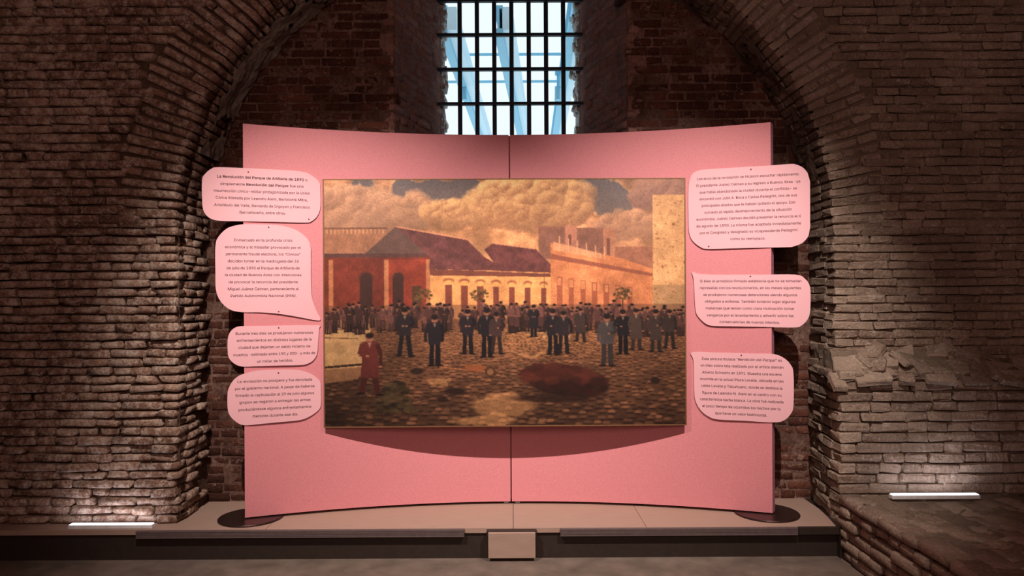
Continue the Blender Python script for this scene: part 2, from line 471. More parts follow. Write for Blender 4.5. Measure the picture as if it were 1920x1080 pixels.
# sloping rough cap of the buttress, rising to the upper pier
def cap(a, b):
    e = 0.05*noise.noise(Vector((a*8, b*2, 3)))
    x = bx1 - 0.01 + 0.045*b + 2.4*a
    k = max(0, 1-a*14)
    return Vector((x, by-0.01+0.215*b, 0.865 + (0.15 + 0.03*math.sin(a*9))*(b**0.8) - 0.03*k*(1-b) + e*b)), Vector((0,-0.5,0.87))
rough_sheet('buttress_cap', cap, 110, 14, 0.020, M_RIGHT_MORTAR, WR, seed=2.0, freq=(6, 20))
def capside(a, b):
    return Vector((bx1-0.01+(bx0-bx1-0.005)*a + 0.02*b, by-0.01+(YB-by+0.01)*a, 0.84 + b*(0.02 + 0.15*min(1, a*2.8)))), Vector((-1,0,0.3)).normalized()
rough_sheet('buttress_cap', capside, 40, 12, 0.014, M_RIGHT_MORTAR, WR, seed=8.0, freq=(6, 20))
for k in range(70):
    a_ = random.random()*2.3; b_ = random.random()
    if k < 24: a_ = k*0.1; b_ = 0.06+0.2*(k % 2)
    p = cap(a_/2.4, b_)[0]; p.z -= 0.012
    Mx = Matrix.Translation(p) @ Matrix.Rotation(random.gauss(0, .5), 4, 'Z') @ Matrix.Rotation(math.radians(35), 4, 'X') @ Matrix.Rotation(random.gauss(0, .12), 4, 'Y')
    BR.add(Mx, random.randrange(2), random.uniform(.6, .95), 0.9)
BR.finish(WR, 300)

# low ledge: laid stones in front of the right buttress
led = struct(rough_sheet('trim_2', lambda a, b: (Vector((1.955+2.4*a, 2.2+1.97*b, 0.175)), Vector((0,0,1))), 70, 60, 0.014, M_RIGHT_MORTAR, seed=11.0))
led.data.materials[0] = M_RIGHT_MORTAR
rough_sheet('ledge_mortar', lambda a, b: (Vector((1.952, 2.2+1.97*a, -0.2+0.38*b)), Vector((-1,0,0))), 60, 16, 0.008, M_RIGHT_MORTAR, led, seed=12.0)
BK = Bricks(M_RIGHT, 0.004, 0.010, True, 10, 0.12, 0.25, 0.055, 0.13)
lay(BK, (1.925, 2.2, -0.18), (0,1,0), (-1,0,0), 1.96, -0.18, 0.125, 0.0605, proud=0.009, gap=0.012, tilt=0.02)
# capping stones along the ledge's edge, and rough bricks lying behind them
y = 2.2
while y < 4.13:
    L = random.uniform(0.2, 0.3)
    if y + L > 4.16: L = 4.16 - y
    kind = 1
    Mx = Matrix.Translation((1.98+random.uniform(-.006,.006), y+L/2, 0.155+random.uniform(-.004,.004))) @ Matrix.Rotation(math.pi/2+random.gauss(0,.02), 4, 'Z')
    BK.add(Mx, kind, (L-0.01)/BK.L[1], 1.05)
    y += L
for k in range(26):
    for i in range(7):
        x = 2.10 + k*0.082; yy = 2.35 + i*0.25 + (k % 2)*0.1
        if yy > 4.05: continue
        Mx = Matrix.Translation((x, yy, 0.150+random.uniform(-.006, .008))) @ Matrix.Rotation(math.pi/2+random.gauss(0,.05), 4, 'Z')
        BK.add(Mx, 1, random.uniform(0.88, 1.0), 0.9)
BK.finish(led, 260)

# ---- platform and floors
platform = struct(empty('floor_platform'))
YP = 4.13
xs = [-4.4, -2.62, -0.86, -0.30, 0.14, 0.80, 1.93]
seams = [-4.4, -2.9, -1.45, 0.0, 0.78, 1.945]
for i in range(len(seams)-1):
    mb = MB(); mb.box(seams[i]+0.0012, seams[i+1]-0.0012, YP, 4.90, -0.03, 0.0, 0.0015)
    mb.build('floor_board', M_PLAT, platform)
mb = MB(); mb.box(-4.4, 1.945, YP+0.012, 4.95, -0.2, -0.031); mb.build('riser', M_TRIM, platform)
mb = MB(); mb.box(1.9, 2.05, 4.1, 4.95, -0.2, -0.004); mb.build('infill_strip', M_TRIM, platform)
# ribbed nosing strips along the front edge
for x0, x1 in ((-2.20, -0.285), (0.275, 1.66)):
    mb = MB()
    for k in range(5):
        mb.box(x0, x1, YP-0.020, YP+0.004, -0.008-0.008*k-0.006, -0.008*k-0.002, 0.0012)
    mb.box(x0, x1, YP-0.016, YP+0.003, -0.044, -0.004)
    mb.build('step_nosing', M_NOSE, platform)
mb = MB(); mb.box(1.665, 1.91, YP-0.020, YP+0.004, -0.044, -0.001, 0.002); mb.build('nosing_end', M_TRIM, platform)
mb = MB(); mb.box(-0.145, 0.128, YP-0.055, YP-0.001, -0.16, -0.012, 0.003); mb.build('step_block', M_PLAT, platform)
mb = MB(); mb.box(-0.155, 0.136, YP-0.040, YP-0.0, -0.04, -0.006, 0.002); mb.build('step_block_edge', M_TRIM, platform)
mb = MB(); mb.bar((2.0, YB-0.02, 0.006), (1.895, 4.11, 0.006), 0.02, 0.016)
struct(mb.build('trim_1', M_TRIM))
mb = MB(); mb.box(-5, 5, -3.2, 4.14, -0.30, -0.18)
struct(mb.build('floor', M_FLOOR))
# hall behind the camera: closes the room
mb = MB(); mb.box(-5.1, -4.98, -3.2, 5.2, -0.3, 4.4); struct(mb.build('wall_hall_left', M_HALL))
mb = MB(); mb.box(4.98, 5.1, -3.2, 5.2, -0.3, 4.4); struct(mb.build('wall_hall_right', M_HALL))
mb = MB(); mb.box(-5.1, 5.1, -3.3, -3.2, -0.3, 4.4); struct(mb.build('wall_hall_rear', M_HALL))
mb = MB(); mb.box(-5.1, 5.1, -3.3, YB+0.1, 4.22, 4.4); struct(mb.build('ceiling', M_HALL))
mb = MB(); mb.box(-5.1, -2.2, 4.50, 4.6, -0.3, 4.3); mb.box(2.2, 5.1, 4.50, 4.6, -0.3, 4.3); mb.box(-5.1, -4.3, 4.25, 4.55, -0.3, 4.3); mb.box(4.3, 5.1, 4.25, 4.55, -0.3, 4.3)
struct(mb.build('wall_core', M_HALL))

# ================================================================== WINDOW
win = struct(empty('window_1', (0, YW, 2.3)))
def wp(px, py, Y=YW): return P(px, py, Y)
for k in range(9):
    px = 862.5 + 32.3*(k-0)
    if k == 7: continue
    if k == 8: continue
    xt = wp(px, 150).x
    mb = MB(); mb.box(xt-0.0165, xt+0.0165, YW-0.0165, YW+0.0165, 2.3, 3.90, 0.003)
    # old hand-forged bar: a little uneven
    o = mb.build('vertical_bar', M_IRON, win)
for py, zz in ((133, 0), (197, 0), (69, 0), (5, 0)):
    z = wp(960, py).z
    mb = MB(); mb.box(WI0-0.03, WI1+0.03, YW-0.055, YW-0.018, z-0.011, z+0.011, 0.003)
    mb.build('horizontal_bar', M_IRON, win)
rebase(win, Vector((0, YW, 2.3)))
# outer jambs of brick beyond the bars
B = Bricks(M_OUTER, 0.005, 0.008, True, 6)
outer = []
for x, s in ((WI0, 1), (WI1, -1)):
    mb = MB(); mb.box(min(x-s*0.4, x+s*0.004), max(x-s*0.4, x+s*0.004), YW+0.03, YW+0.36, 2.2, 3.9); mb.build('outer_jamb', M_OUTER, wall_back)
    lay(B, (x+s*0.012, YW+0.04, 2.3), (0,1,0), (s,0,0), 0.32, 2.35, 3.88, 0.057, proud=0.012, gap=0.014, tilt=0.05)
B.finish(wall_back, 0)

# ---- steel roof outside the window
roof = empty('glass_roof_frame', (0, 6.4, H+2.6))
tag(roof, 'pale blue steel roof beams seen outside through the barred window', 'roof')
ZR = H + 2.6
def roofpt(px, py, z=2.6):
    Y = z*F/(570-py); return P(px, py, Y)
for (xa, ya), (xb, yb), wd in (((838, 80), (902, 262), 0.085), ((939, 80), (977, 262), 0.085), ((1072, 60), (1040, 262), 0.085)):
    a, b = roofpt(xa, ya), roofpt(xb, yb)
    dirv = (b-a).normalized(); a2 = a - dirv*0.3; b2 = b + dirv*4
    mb = MB(); mb.bar(a2, b2, wd, 0.05); mb.bar(a2+Vector((0.0,0,0.12)), b2+Vector((0.0,0,0.12)), 0.02, 0.2); mb.bar(a2+Vector((0,0,0.23)), b2+Vector((0,0,0.23)), wd, 0.03)
    mb.build('rafter', M_STEEL, roof)
    mb = MB(); mb.bar(a2+Vector((wd*1.0,0,0.12)), b2+Vector((wd*1.0,0,0.12)), wd*1.1, 0.22); mb.build('white_cladding', M_WHITESTEEL, roof)
for py in (102, 153, 190):
    a = roofpt(960, py, 2.86)
    if py == 190: continue
    mb = MB(); mb.bar((-2.2, a.y, a.z), (2.2, a.y, a.z), 0.026, 0.026); mb.build('purlin', M_STEEL, roof)
rebase(roof, Vector((0, 6.4, ZR)))
for px, py in ((870, 172), (1045.5, 172)):
    Y = 8.4; c = P(px, py, Y)
    e = empty('roof_spotlight', c)
    tag(e, 'small pale spotlight hung on the %s roof beam outside the window' % ('left' if px < 960 else 'right'), 'lamp', None)
    mb = MB(); mb.cyl((0,0,0), 0.034, -0.09, 0.06, 16); mb.cyl((0,0,0), 0.04, -0.10, -0.09, 16); mb.build('lamp_body', M_STEEL, e)
    mb = MB(); mb.cyl((0,0,0), 0.010, 0.06, 0.26, 8); mb.box(-0.03, 0.03, -0.03, 0.03, 0.2, 0.26, 0.004); mb.build('bracket', M_STEEL, e)

# ================================================================== PINK PARTITION
ZT, ZB0 = 2.417, 0.018
XL, XR = -1.632, 1.592
def py_(x): return 4.62 + 0.0062*x - 0.1185*x*x
def ptan(x): v = Vector((1, 0.0062-0.237*x, 0)); return v.normalized()
part = empty('curved_partition', (0, 0, 0))
tag(part, 'wide curved pink display partition made of two tall panels on round dark bases', 'partition')
def half(x0, x1, end):
    n = 36; T = 0.035; mb = MB(); rows = []
    for i in range(n+1):
        x = x0+(x1-x0)*i/n; t_ = ptan(x); nn = Vector((-t_.y, t_.x, 0))
        f = Vector((x, py_(x), 0)); b = f + nn*T
        if end and i == n: b = f + Vector((0.032, 0.045, 0))
        rows.append((f, b))
    vs = []; e = 0.0015
    for f, b in rows:
        vs += [(f.x, f.y, ZB0), (f.x, f.y, ZT), (b.x, b.y, ZB0), (b.x, b.y, ZT)]
    fs = []
    for i in range(n):
        a = 4*i; c = a+4
        fs += [(a, c, c+1, a+1), (a+2, a+3, c+3, c+2), (a+1, c+1, c+3, a+3), (a, a+2, c+2, c)]
    fs += [(0, 1, 3, 2), (4*n, 4*n+2, 4*n+3, 4*n+1)]
    mb.add(vs, fs)
    o = mb.build('panel', M_PINK, part)
    o.data.materials.append(M_PINK_EDGE)
    for p in o.data.polygons:
        if abs(p.normal.x) > 0.7 and end: p.material_index = 1
    return o
half(XL, -0.0165, False)
half(-0.0075, XR, True)
def floor_at(px, py):
    v = 570-py; u = px-960; z = -u*ST + v*CT
    return P(px, py, -H*F/z)
for (px, py), r in (((471, 971), 0.194), ((1437, 962.5), 0.196)):
    c = floor_at(px, py)
    mb = MB(); mb.cyl((c.x, c.y, 0.0), r, 0.0, 0.007, 72); mb.cyl((c.x, c.y, 0.0), r, 0.007, 0.011, 72, r-0.004); mb.build('base_plate', M_DISC, part)
    sx = -1 if c.x < 0 else 1
    xx = c.x if sx < 0 else 1.52
    if sx < 0: xx = -1.56
    mb = MB(); mb.box(xx-0.02, xx+0.02, py_(xx)+0.045, py_(xx)+0.075, 0.011, 1.9, 0.003); mb.build('support_post', M_DISC, part)
for x in (-0.045, 0.03):
    mb = MB(); mb.box(x-0.016, x+0.016, py_(x)+0.004, py_(x)+0.032, 0.0, 0.018, 0.002); mb.build('foot', M_NOSE, part)
mb = MB(); mb.box(-0.035, 0.011, 4.640, 4.655, 0.03, ZT-0.0015); o = mb.build('seam_blocker', M_BOARD_EDGE, part); o['label'] = 'dark red strip added to keep window light out of the seam'  # added behind the gap so the bright window doesn't show through
rebase(part, Vector((0, 4.45, 0)))

# ================================================================== SPEECH-BUBBLE TEXT BOARDS
def smooth_closed(pts, sub=4):
    out = []; n = len(pts)
    for i in range(n):
        p0, p1, p2, p3 = (Vector(pts[(i+k-1) % n]) for k in range(4))
        sharp = (p2-p1).length > 70
        for j in range(sub):
            t = j/sub
            if sharp: out.append(p1.lerp(p2, t)); continue
            out.append(0.5*((2*p1) + (p2-p0)*t + (2*p0-5*p1+4*p2-p3)*t*t + (3*p1-p0-3*p2+p3)*t**3)
                       if max((p1-p0).length, (p3-p2).length) < 70 else p1.lerp(p2, t))
    return out

_cache = {}
FONT = None
try:                                   # Blender's own interface typeface, else its built-in one
    import os
    FONT = bpy.data.fonts.load(os.path.join(bpy.utils.resource_path('LOCAL'), 'datafiles', 'fonts', 'Inter.woff2'))
except Exception: FONT = None
def text_mesh(s, bold):
    cu = bpy.data.curves.new('txt', 'FONT'); cu.body = s; cu.size = 50.0; cu.resolution_u = 3
    if FONT: cu.font = FONT
    cu.offset = 0.0
    o = bpy.data.objects.new('txt', cu); COL.objects.link(o)
    dg = bpy.context.evaluated_depsgraph_get(); dg.update()
    m = bpy.data.meshes.new_from_object(o.evaluated_get(dg))
    vs = [v.co.copy()/50.0 for v in m.vertices]; fs = [tuple(p.vertices) for p in m.polygons]
    bpy.data.objects.remove(o); bpy.data.curves.remove(cu); bpy.data.meshes.remove(m)
    return vs, fs

def plane_for(x0, x1, lift):
    p0 = Vector((x0, py_(x0)-lift)); p1 = Vector((x1, py_(x1)-lift))
    return p0, (p1-p0).normalized()
def on_plane(px, py, pl):
    """point seen at the given place of the photograph on a vertical plane"""
    p0, d = pl
    r = P(px, py, 1.0); rx = r.x          # ray through the lens at (0,0,H)
    # (rx*Y, Y) = p0 + d*s
    den = rx*d.y - d.x
    s_ = (p0.x - rx*p0.y)/(rx*d.y - d.x)
    Y = p0.y + d.y*s_
    q = P(px, py, Y)
    return s_, q.z

def bubble(label, pts, lines, scale, org, pl, size, pins, lift_id, name='text_board'):
    size = SZ
    root = empty(name)
    tag(root, label, 'sign', 'pink speech-bubble text boards on the partition')
    p0, d = pl; nrm = Vector((d.y, -d.x, 0))       # towards the viewer
    def W3(s_, z, out): return Vector((p0.x + d.x*s_, p0.y + d.y*s_, z)) + nrm*out
    out2 = [on_plane(x, y, pl) for x, y in [tuple(v) for v in smooth_closed([Vector(p) for p in pts])]]
    n = len(out2); Tn = 0.005
    front = [W3(s_, z, 0) for s_, z in out2]; back = [W3(s_, z, -Tn) for s_, z in out2]
    mb = MB(); mb.add(front + back, [tuple(range(n)), tuple(range(2*n-1, n-1, -1))] + [(i, n+i, n+(i+1) % n, (i+1) % n) for i in range(n)])
    o = mb.build('board', M_BOARD, root); o.data.materials.append(M_BOARD_EDGE)
    for p in o.data.polygons:
        if len(p.vertices) == 4: p.material_index = 1
    for (xa, ya, xb, yb, segs) in lines:
        xa, xb = org[0]+xa/scale, org[0]+xb/scale; ya, yb = org[1]+ya/scale, org[1]+yb/scale
        s0, z0 = on_plane(xa, ya, pl); s1, z1 = on_plane(xb, yb, pl)
        if isinstance(segs, str): segs = [(segs, False)]
        parts = []; x = 0.0
        for tx, b in segs:
            vs, fs = text_mesh(tx, b)
            mx = max(v.x for v in vs); mn = min(v.x for v in vs)
            parts.append((vs, fs, b, x - mn)); x += mx - mn + 0.28
        total = x - 0.28
        lt = MB(); bd = MB()
        k = (s1-s0)/total; slope = (z1-z0)/(s1-s0)
        for vs, fs, b, off in parts:
            q = []
            for dx, dy in (((-0.016, -0.010), (0.016, -0.010), (-0.016, 0.010), (0.016, 0.010)) if b else ((-0.007, 0), (0.007, 0))):
                q = []
                for v in vs:
                    sx = (v.x+off+dx)*k; q.append(W3(s0+sx, z0+slope*sx + (v.y+dy-0.26)*size, 0.0006))
                (bd if b else lt).add(q, fs)
        if lt.v: obj('text_line', mesh('text_line', lt.v, lt.f, M_INK), root)
        if bd.v: o = obj('text_line', mesh('text_line', bd.v, bd.f, M_INK), root); o['label'] = 'bold dark lettering'
    for px, py in pins:
        s_, z = on_plane(px, py, pl); c = W3(s_, z, 0.0); mb = MB()
        a = Vector((d.x, d.y, 0)); ring = []
        for rr, oo in ((0.0045, 0.0), (0.0045, 0.002), (0.0025, 0.0035)):
            for i in range(12):
                an = 2*math.pi*i/12; ring.append(c + a*math.cos(an)*rr + Vector((0,0,1))*math.sin(an)*rr + nrm*oo)
        mb.add(ring, [(i, (i+1) % 12, 12+(i+1) % 12, 12+i) for i in range(12)] + [(12+i, 12+(i+1) % 12, 24+(i+1) % 12, 24+i) for i in range(12)] + [tuple(range(24, 36))])
        mb.build('pin', M_PIN, root)
    zmin = min(z for _, z in out2); sm = sum(s_ for s_, _ in out2)/n
    rebase(root, W3(sm, zmin, 0))
    return root

PL = plane_for(-1.625, -1.185, 0.0065); PR = plane_for(1.10, 1.585, 0.0065)
PL2 = plane_for(-1.625, -1.20, 0.016)
SZ = 0.0315
bubble('pink bubble board at upper left whose first line is in bold letters',
 [(407,313.5),(456,315),(499,317),(565,321.5),(588,331.6),(599,343),(600.5,357),(600.5,389),(595,405),(584,415),(571,417.4),(513.5,416),(456,415),(410,413.7),(391.5,407.6),(381.5,394.7),(379,374.6),(379,337),(386,324.4),(396,316.6)],
 [(130,105,718,130,[('La Revolución del Parque de Artillería de 1890', True), ('o', False)]),
  (150,153,692,172,[('simplemente', False), ('Revolución del Parque', True), ('fue una', False)]),
  (108,198,735,217,'insurrección cívico-militar protagonizada por la Unión'),
  (120,243,720,262,'Cívica liderada por Leandro Alem, Bartolomé Mitre,'),
  (110,291,733,309,'Aristóbulo del Valle, Bernardo de Irigoyen y Francisco'),
  (277,341,577,348,'Barroetaveña, entre otros.')], 3.484, (370,300), PL, SZ, [(465.5,322.5),(579,411)], 0)
bubble('tall pink bubble board with a pointed tail at lower right, second on the left',
 [(456,420.6),(490.6,420.8),(525,422.6),(553.7,430.6),(573.8,445),(582,460.7),(582.7,483.7),(583,529.6),(585,558),(592.4,581),(600.5,597),(594,600.8),(553.7,593.3),(519,588),(485,585.6),(453,585.3),(430,579.8),(413,564),(405,544),(404,515),(404,460.7),(410,443.5),(424.5,429),(439,423.4)],
 [(241,522,620,525,'Enmarcado en la profunda crisis'),
  (181,567,676,572,'económica y el malestar provocado por el'),
  (187,613,673,616,'permanente fraude electoral, los “Cívicos”'),
  (199,659,662,661,'deciden tomar en la madrugada del 26'),
  (191,705,668,706,'de julio de 1890 el Parque de Artillería de'),
  (181,750,679,751,'la ciudad de Buenos Aires con intenciones'),
  (205,796,656,796,'de provocar la renuncia del presidente'),
  (200,842,662,841,'Miguel Juárez Celman, perteneciente al'),
  (218,887,648,886,'Partido Autonomista Nacional (PAN).')], 3.484, (370,300), PL, SZ, [(503.5,426),(522.5,584)], 1)
bubble('small pink bubble board with five lines of text, third from top on the left',
 [(442.8,613.4),(459,611.4),(502,610.8),(542.6,610),(583,609.6),(600,610.4),(598.6,616.5),(596.6,641),(594.5,663),(587.4,675.6),(575,682.7),(561,684.7),(522,685.5),(481.5,686.8),(455,687.4),(440.7,682.7),(430.6,673.5),(427.3,663.3),(427,636.9),(431.6,622.6)],
 [(205,175,917,162,'Durante tres días se produjeron numerosos'),
  (217,238,904,225,'enfrentamientos en distintos lugares de la'),
  (232,302,893,288,'ciudad que dejarían un saldo incierto de'),
  (185,371,937,349,'muertos -estimado entre 150 y 300- y más de'),
  (402,430,733,418,'un millar de heridos.')], 4.909, (400,590), PL, SZ, [(522.5,614.5)], 2)
bubble('rounded pink bubble board with six lines of text, lowest on the left',
 [(461,700),(477.4,695.5),(501.9,693.3),(532.4,692.5),(561,693.9),(581.3,700),(593.5,708),(600.6,717.3),(601.7,732.6),(601.7,759),(596.6,769.3),(583.3,779.4),(563,787.6),(522,791.7),(491.7,794.7),(461,797.4),(446.9,793.7),(432.6,781.5),(427,767),(426.5,740.7),(428.5,728.5),(436.7,714),(448.9,704)],
 [(223,616,908,594,'La revolución no prosperó y fue derrotada'),
  (200,682,931,655,'por el gobierno nacional. A pesar de haberse'),
  (203,746,927,718,'firmado la capitulación el 29 de julio algunos'),
  (240,808,895,780,'grupos se negaron a entregar las armas'),
  (233,876,902,844,'produciéndose algunos enfrentamientos'),
  (362,934,780,914,'menores durante ese día.')], 4.909, (400,590), PL, SZ, [(522,699)], 3)
bubble('largest pink bubble board with ten lines of text, top of the right side',
 [(1292.5,340),(1297,328),(1304,322),(1313,319),(1321.7,317.8),(1380,314),(1443,310.3),(1480,307.5),(1492,308.3),(1505,314),(1514.5,325),(1518.8,340),(1519,426.7),(1516,441.7),(1505,455),(1488,462),(1476,463.5),(1430,464.3),(1380,465.5),(1326.7,466.7),(1313,463),(1300,453),(1293,440),(1291,417),(1290.5,360)],
 [(162,213,1312,155,'Los ecos de la revolución se hicieron escuchar rápidamente.'),
  (155,290,1322,238,'El presidente Juárez Celman a su regreso a Buenos Aires -ya'),
  (190,365,1285,315,'que había abandonado la ciudad durante el conflicto- se'),
  (192,440,1285,392,'encontró con Julio A. Roca y Carlos Pellegrini, dos de sus'),
  (215,515,1265,472,'principales aliados que le habían quitado el apoyo. Eso'),
  (245,590,1228,552,'sumado al rápido desmejoramiento de la situación'),
  (155,668,1330,628,'económica, Juárez Celman decidió presentar la renuncia el 6'),
  (155,745,1332,708,'de agosto de 1890. La misma fue aceptada inmediatamente'),
  (195,820,1290,785,'por el Congreso y designado su vicepresidente Pellegrini'),
  (537,885,930,880,'como su reemplazo.')], 6.0, (1280,300), PR, SZ, [(1408,317.5),(1329,462)], 4)
bubble('wide pink bubble board with seven lines of text, middle of the right side',
 [(1298,510),(1308.7,513),(1337,515),(1380,515),(1423.5,515),(1492,515),(1509.6,523),(1517.6,534.4),(1519.7,548.8),(1519,583),(1514,599),(1502.4,610.5),(1488,614),(1423.5,612.8),(1380,612),(1337.4,611),(1323,606.8),(1310,594.7),(1304.4,583),(1302.4,557),(1300.7,525.8)],
 [(113,94,775,93,'Si bien el armisticio firmado establecía que no se tomarían'),
  (113,138,773,138,'represalias con los revolucionarios, en los meses siguientes'),
  (135,182,748,184,'se produjeron numerosas detenciones siendo algunos'),
  (146,226,737,229,'obligados a exiliarse. También tuvieron lugar algunas'),
  (152,270,730,274,'matanzas que tenían como clara motivación tomar'),
  (157,316,724,320,'venganza por el levantamiento y advertir sobre las'),
  (241,359,634,365,'consecuencias de nuevos intentos.')], 3.484, (1280,500), PR, SZ, [(1407,518)], 5)
bubble('pink bubble board with nine lines of text, lowest on the right',
 [(1297,660.7),(1337.4,660.7),(1375,661.5),(1409,662.7),(1449,663.6),(1469,670.8),(1482.4,683.7),(1487.8,701),(1487.8,758.3),(1483,775.5),(1469.4,788.5),(1449,792),(1395,789),(1346,786.5),(1328.8,781),(1314.4,769.8),(1304.4,752.6),(1301.5,729.6),(1300.7,678)],
 [(127,600,648,612,'Esta pintura titulada “Rendición del Parque” es'),
  (117,643,658,658,'un óleo sobre tela realizado por el artista alemán'),
  (127,688,645,704,'Alberto Schwartz en 1891. Muestra una escena'),
  (114,731,658,748,'ocurrida en la actual Plaza Lavalle, ubicada en las'),
  (120,775,651,795,'calles Lavalle y Talcahuano, donde se destaca la'),
  (127,821,645,840,'figura de Leandro N. Alem en el centro con su'),
  (114,863,657,884,'característica barba blanca. La obra fue realizada'),
  (129,907,640,930,'al poco tiempo de ocurridos los hechos por lo'),
  (213,955,551,971,'que tiene un valor testimonial.')], 3.484, (1280,500), PR, SZ, [(1390,666)], 6)

# ================================================================== PAINTING (a generic old street scene)
IW, IH = 640, 438
SX, SY = IW/678.0, IH/464.0
def fbm(seed, base, octs=5, asp=1.0, gain=0.55):
    r = np.random.RandomState(seed); out = np.zeros((IH, IW)); amp = 1; tot = 0
    for o in range(octs):
        gx, gy = int(base*2**o)+2, max(2, int(base*asp*2**o*IH/IW))+2
        g = r.rand(gy, gx)
        X = np.linspace(0, gx-1.001, IW); Y = np.linspace(0, gy-1.001, IH)
        xi = X.astype(int); yi = Y.astype(int); fx = X-xi; fy = (Y-yi)[:, None]
        fx = fx*fx*(3-2*fx); fy = fy*fy*(3-2*fy)
        a = g[yi][:, xi]; b = g[yi][:, xi+1]; c = g[yi+1][:, xi]; dd = g[yi+1][:, xi+1]
        out += amp*((a*(1-fx)+b*fx)*(1-fy) + (c*(1-fx)+dd*fx)*fy); tot += amp; amp *= gain
    return out/tot
YY, XX = np.mgrid[0:IH, 0:IW]
U = XX/SX; V = YY/SY                      # in units of 678 x 464
img = np.zeros((IH, IW, 3))
def mixc(mask, col, soft=None):
    m = mask[..., None].astype(float); img[:] = img*(1-m) + np.array(col, float)*m
def poly(pts, col, a=1.0, tex=None):
    xs_ = [p[0] for p in pts]; ys_ = [p[1] for p in pts]
    x0, x1 = max(0, int(min(xs_)*SX)-1), min(IW, int(max(xs_)*SX)+2)
    y0, y1 = max(0, int(min(ys_)*SY)-1), min(IH, int(max(ys_)*SY)+2)
    if x1 <= x0 or y1 <= y0: return
    u, v = U[y0:y1, x0:x1], V[y0:y1, x0:x1]; ins = np.zeros(u.shape, bool); n = len(pts)
    for i in range(n):
        xa, ya = pts[i]; xb, yb = pts[(i+1) % n]
        if ya == yb: continue
        c = ((ya > v) != (yb > v)) & (u < (xb-xa)*(v-ya)/(yb-ya)+xa)
        ins ^= c
    m = (ins*a)[..., None]; sub = img[y0:y1, x0:x1]
    colr = np.array(col, float)
    if tex is not None: colr = colr*tex[y0:y1, x0:x1, None]
    sub[:] = sub*(1-m) + colr*m
def ell(cx, cy, rx, ry, col, a=1.0, soft=0.25):
    x0, x1 = max(0, int((cx-rx*1.3)*SX)-1), min(IW, int((cx+rx*1.3)*SX)+2)
    y0, y1 = max(0, int((cy-ry*1.3)*SY)-1), min(IH, int((cy+ry*1.3)*SY)+2)
    if x1 <= x0 or y1 <= y0: return
    r = np.sqrt(((U[y0:y1, x0:x1]-cx)/rx)**2 + ((V[y0:y1, x0:x1]-cy)/ry)**2)
    m = (np.clip((1+soft-r)/(2*soft), 0, 1)*a)[..., None]; sub = img[y0:y1, x0:x1]
    sub[:] = sub*(1-m) + np.array(col, float)*m
def rect(x0, y0, x1, y1, col, a=1.0, tex=None): poly([(x0,y0),(x1,y0),(x1,y1),(x0,y1)], col, a, tex)
def line(xa, ya, xb, yb, wd, col, a=1.0):
    L = math.hypot(xb-xa, yb-ya) or 1; nx, ny = -(yb-ya)/L*wd/2, (xb-xa)/L*wd/2
    poly([(xa+nx,ya+ny),(xb+nx,yb+ny),(xb-nx,yb-ny),(xa-nx,ya-ny)], col, a)

n1, n2, n3, n4 = fbm(1, 4), fbm(2, 9), fbm(3, 22, 4), fbm(4, 60, 3)
grain = 0.86 + 0.28*n3
# sky, then clouds
sky = np.array([104,94,92.])[None,None] + (V/200)[..., None]*np.array([60,36,12.])
img[:] = sky
cl = np.clip((n1*0.55 + n2*0.45 - 0.44)*7 + 0.9, 0, 1)
hole = lambda cx, cy, rx, ry: np.exp(-(((U-cx)/rx)**2 + ((V-cy)/ry)**2)**1.5)
keep = np.ones((IH, IW))
jx, jy = (n2-0.5)*70, (n3-0.5)*45
def blob(cx, cy, rx, ry): return np.clip((1.15 - np.sqrt(((U-cx+jx)/rx)**2 + ((V-cy+jy)/ry)**2))*7, 0, 1)
gap = np.maximum.reduce([blob(55, 12, 22, 30), blob(205, 25, 75, 30), blob(165, 50, 60, 18), blob(255, 5, 55, 15), blob(500, 30, 60, 32), blob(540, 45, 70, 16)])
warm = 0.5 + 0.5*np.clip(1 - np.abs(U-360)/210, 0, 1)
cc = np.stack([152+70*warm*(0.45+0.75*n2), 112+52*warm*(0.4+0.75*n2), 88+26*warm*n2*1.3], -1)
cc *= (0.80 + 0.42*np.clip((n3-0.35)*2, 0, 1))[..., None]
edge = np.clip(gap*(1-gap)*4, 0, 1)
img = img*gap[..., None] + cc*(1-gap[..., None]); img = img + edge[..., None]*np.array([42, 30, 10.])
def cloud(cx, cy, w_, h_, n, lit, shade, rmin, rmax):
    """a heap of shaded puffs, the lower ones broad and dim, the upper ones small and bright"""
    for k in range(n):
        t_ = k/n; a_ = RNG.rand()*2*math.pi; q_ = RNG.rand()**0.5
        x = cx + w_*q_*math.cos(a_); y = cy + h_*q_*math.sin(a_)*(1 if math.sin(a_) < 0 else 0.6)
        rr = rmax - (rmax-rmin)*t_*(.6+.4*RNG.rand())
        x0, x1 = max(0, int((x-rr*1.2)*SX)), min(IW, int((x+rr*1.2)*SX)+1); y0, y1 = max(0, int((y-rr*1.1)*SY)), min(IH, int((y+rr*1.1)*SY)+1)
        if x1 <= x0 or y1 <= y0: continue
        du = (U[y0:y1, x0:x1]-x)/(rr*1.15) + (n3[y0:y1, x0:x1]-.5)*.9; dv = (V[y0:y1, x0:x1]-y)/rr + (n4[y0:y1, x0:x1]-.5)*.5
        d2 = du*du+dv*dv; L = np.clip(0.48 - 0.40*du - 0.55*dv, 0, 1)*np.clip(1.15-(y-cy+h_)/(2.4*h_), .25, 1)
        m = (np.clip((1-d2)*2.2, 0, 1)*0.62)[..., None]
        c_ = np.array(shade)*(1-L[..., None]) + np.array(lit)*L[..., None]
        sub = img[y0:y1, x0:x1]; sub[:] = sub*(1-m) + c_*m
cloud(50, 66, 78, 50, 120, (212,164,126), (152,114,90), 9, 26)
cloud(170, 62, 40, 34, 50, (208,160,120), (154,116,90), 7, 18)
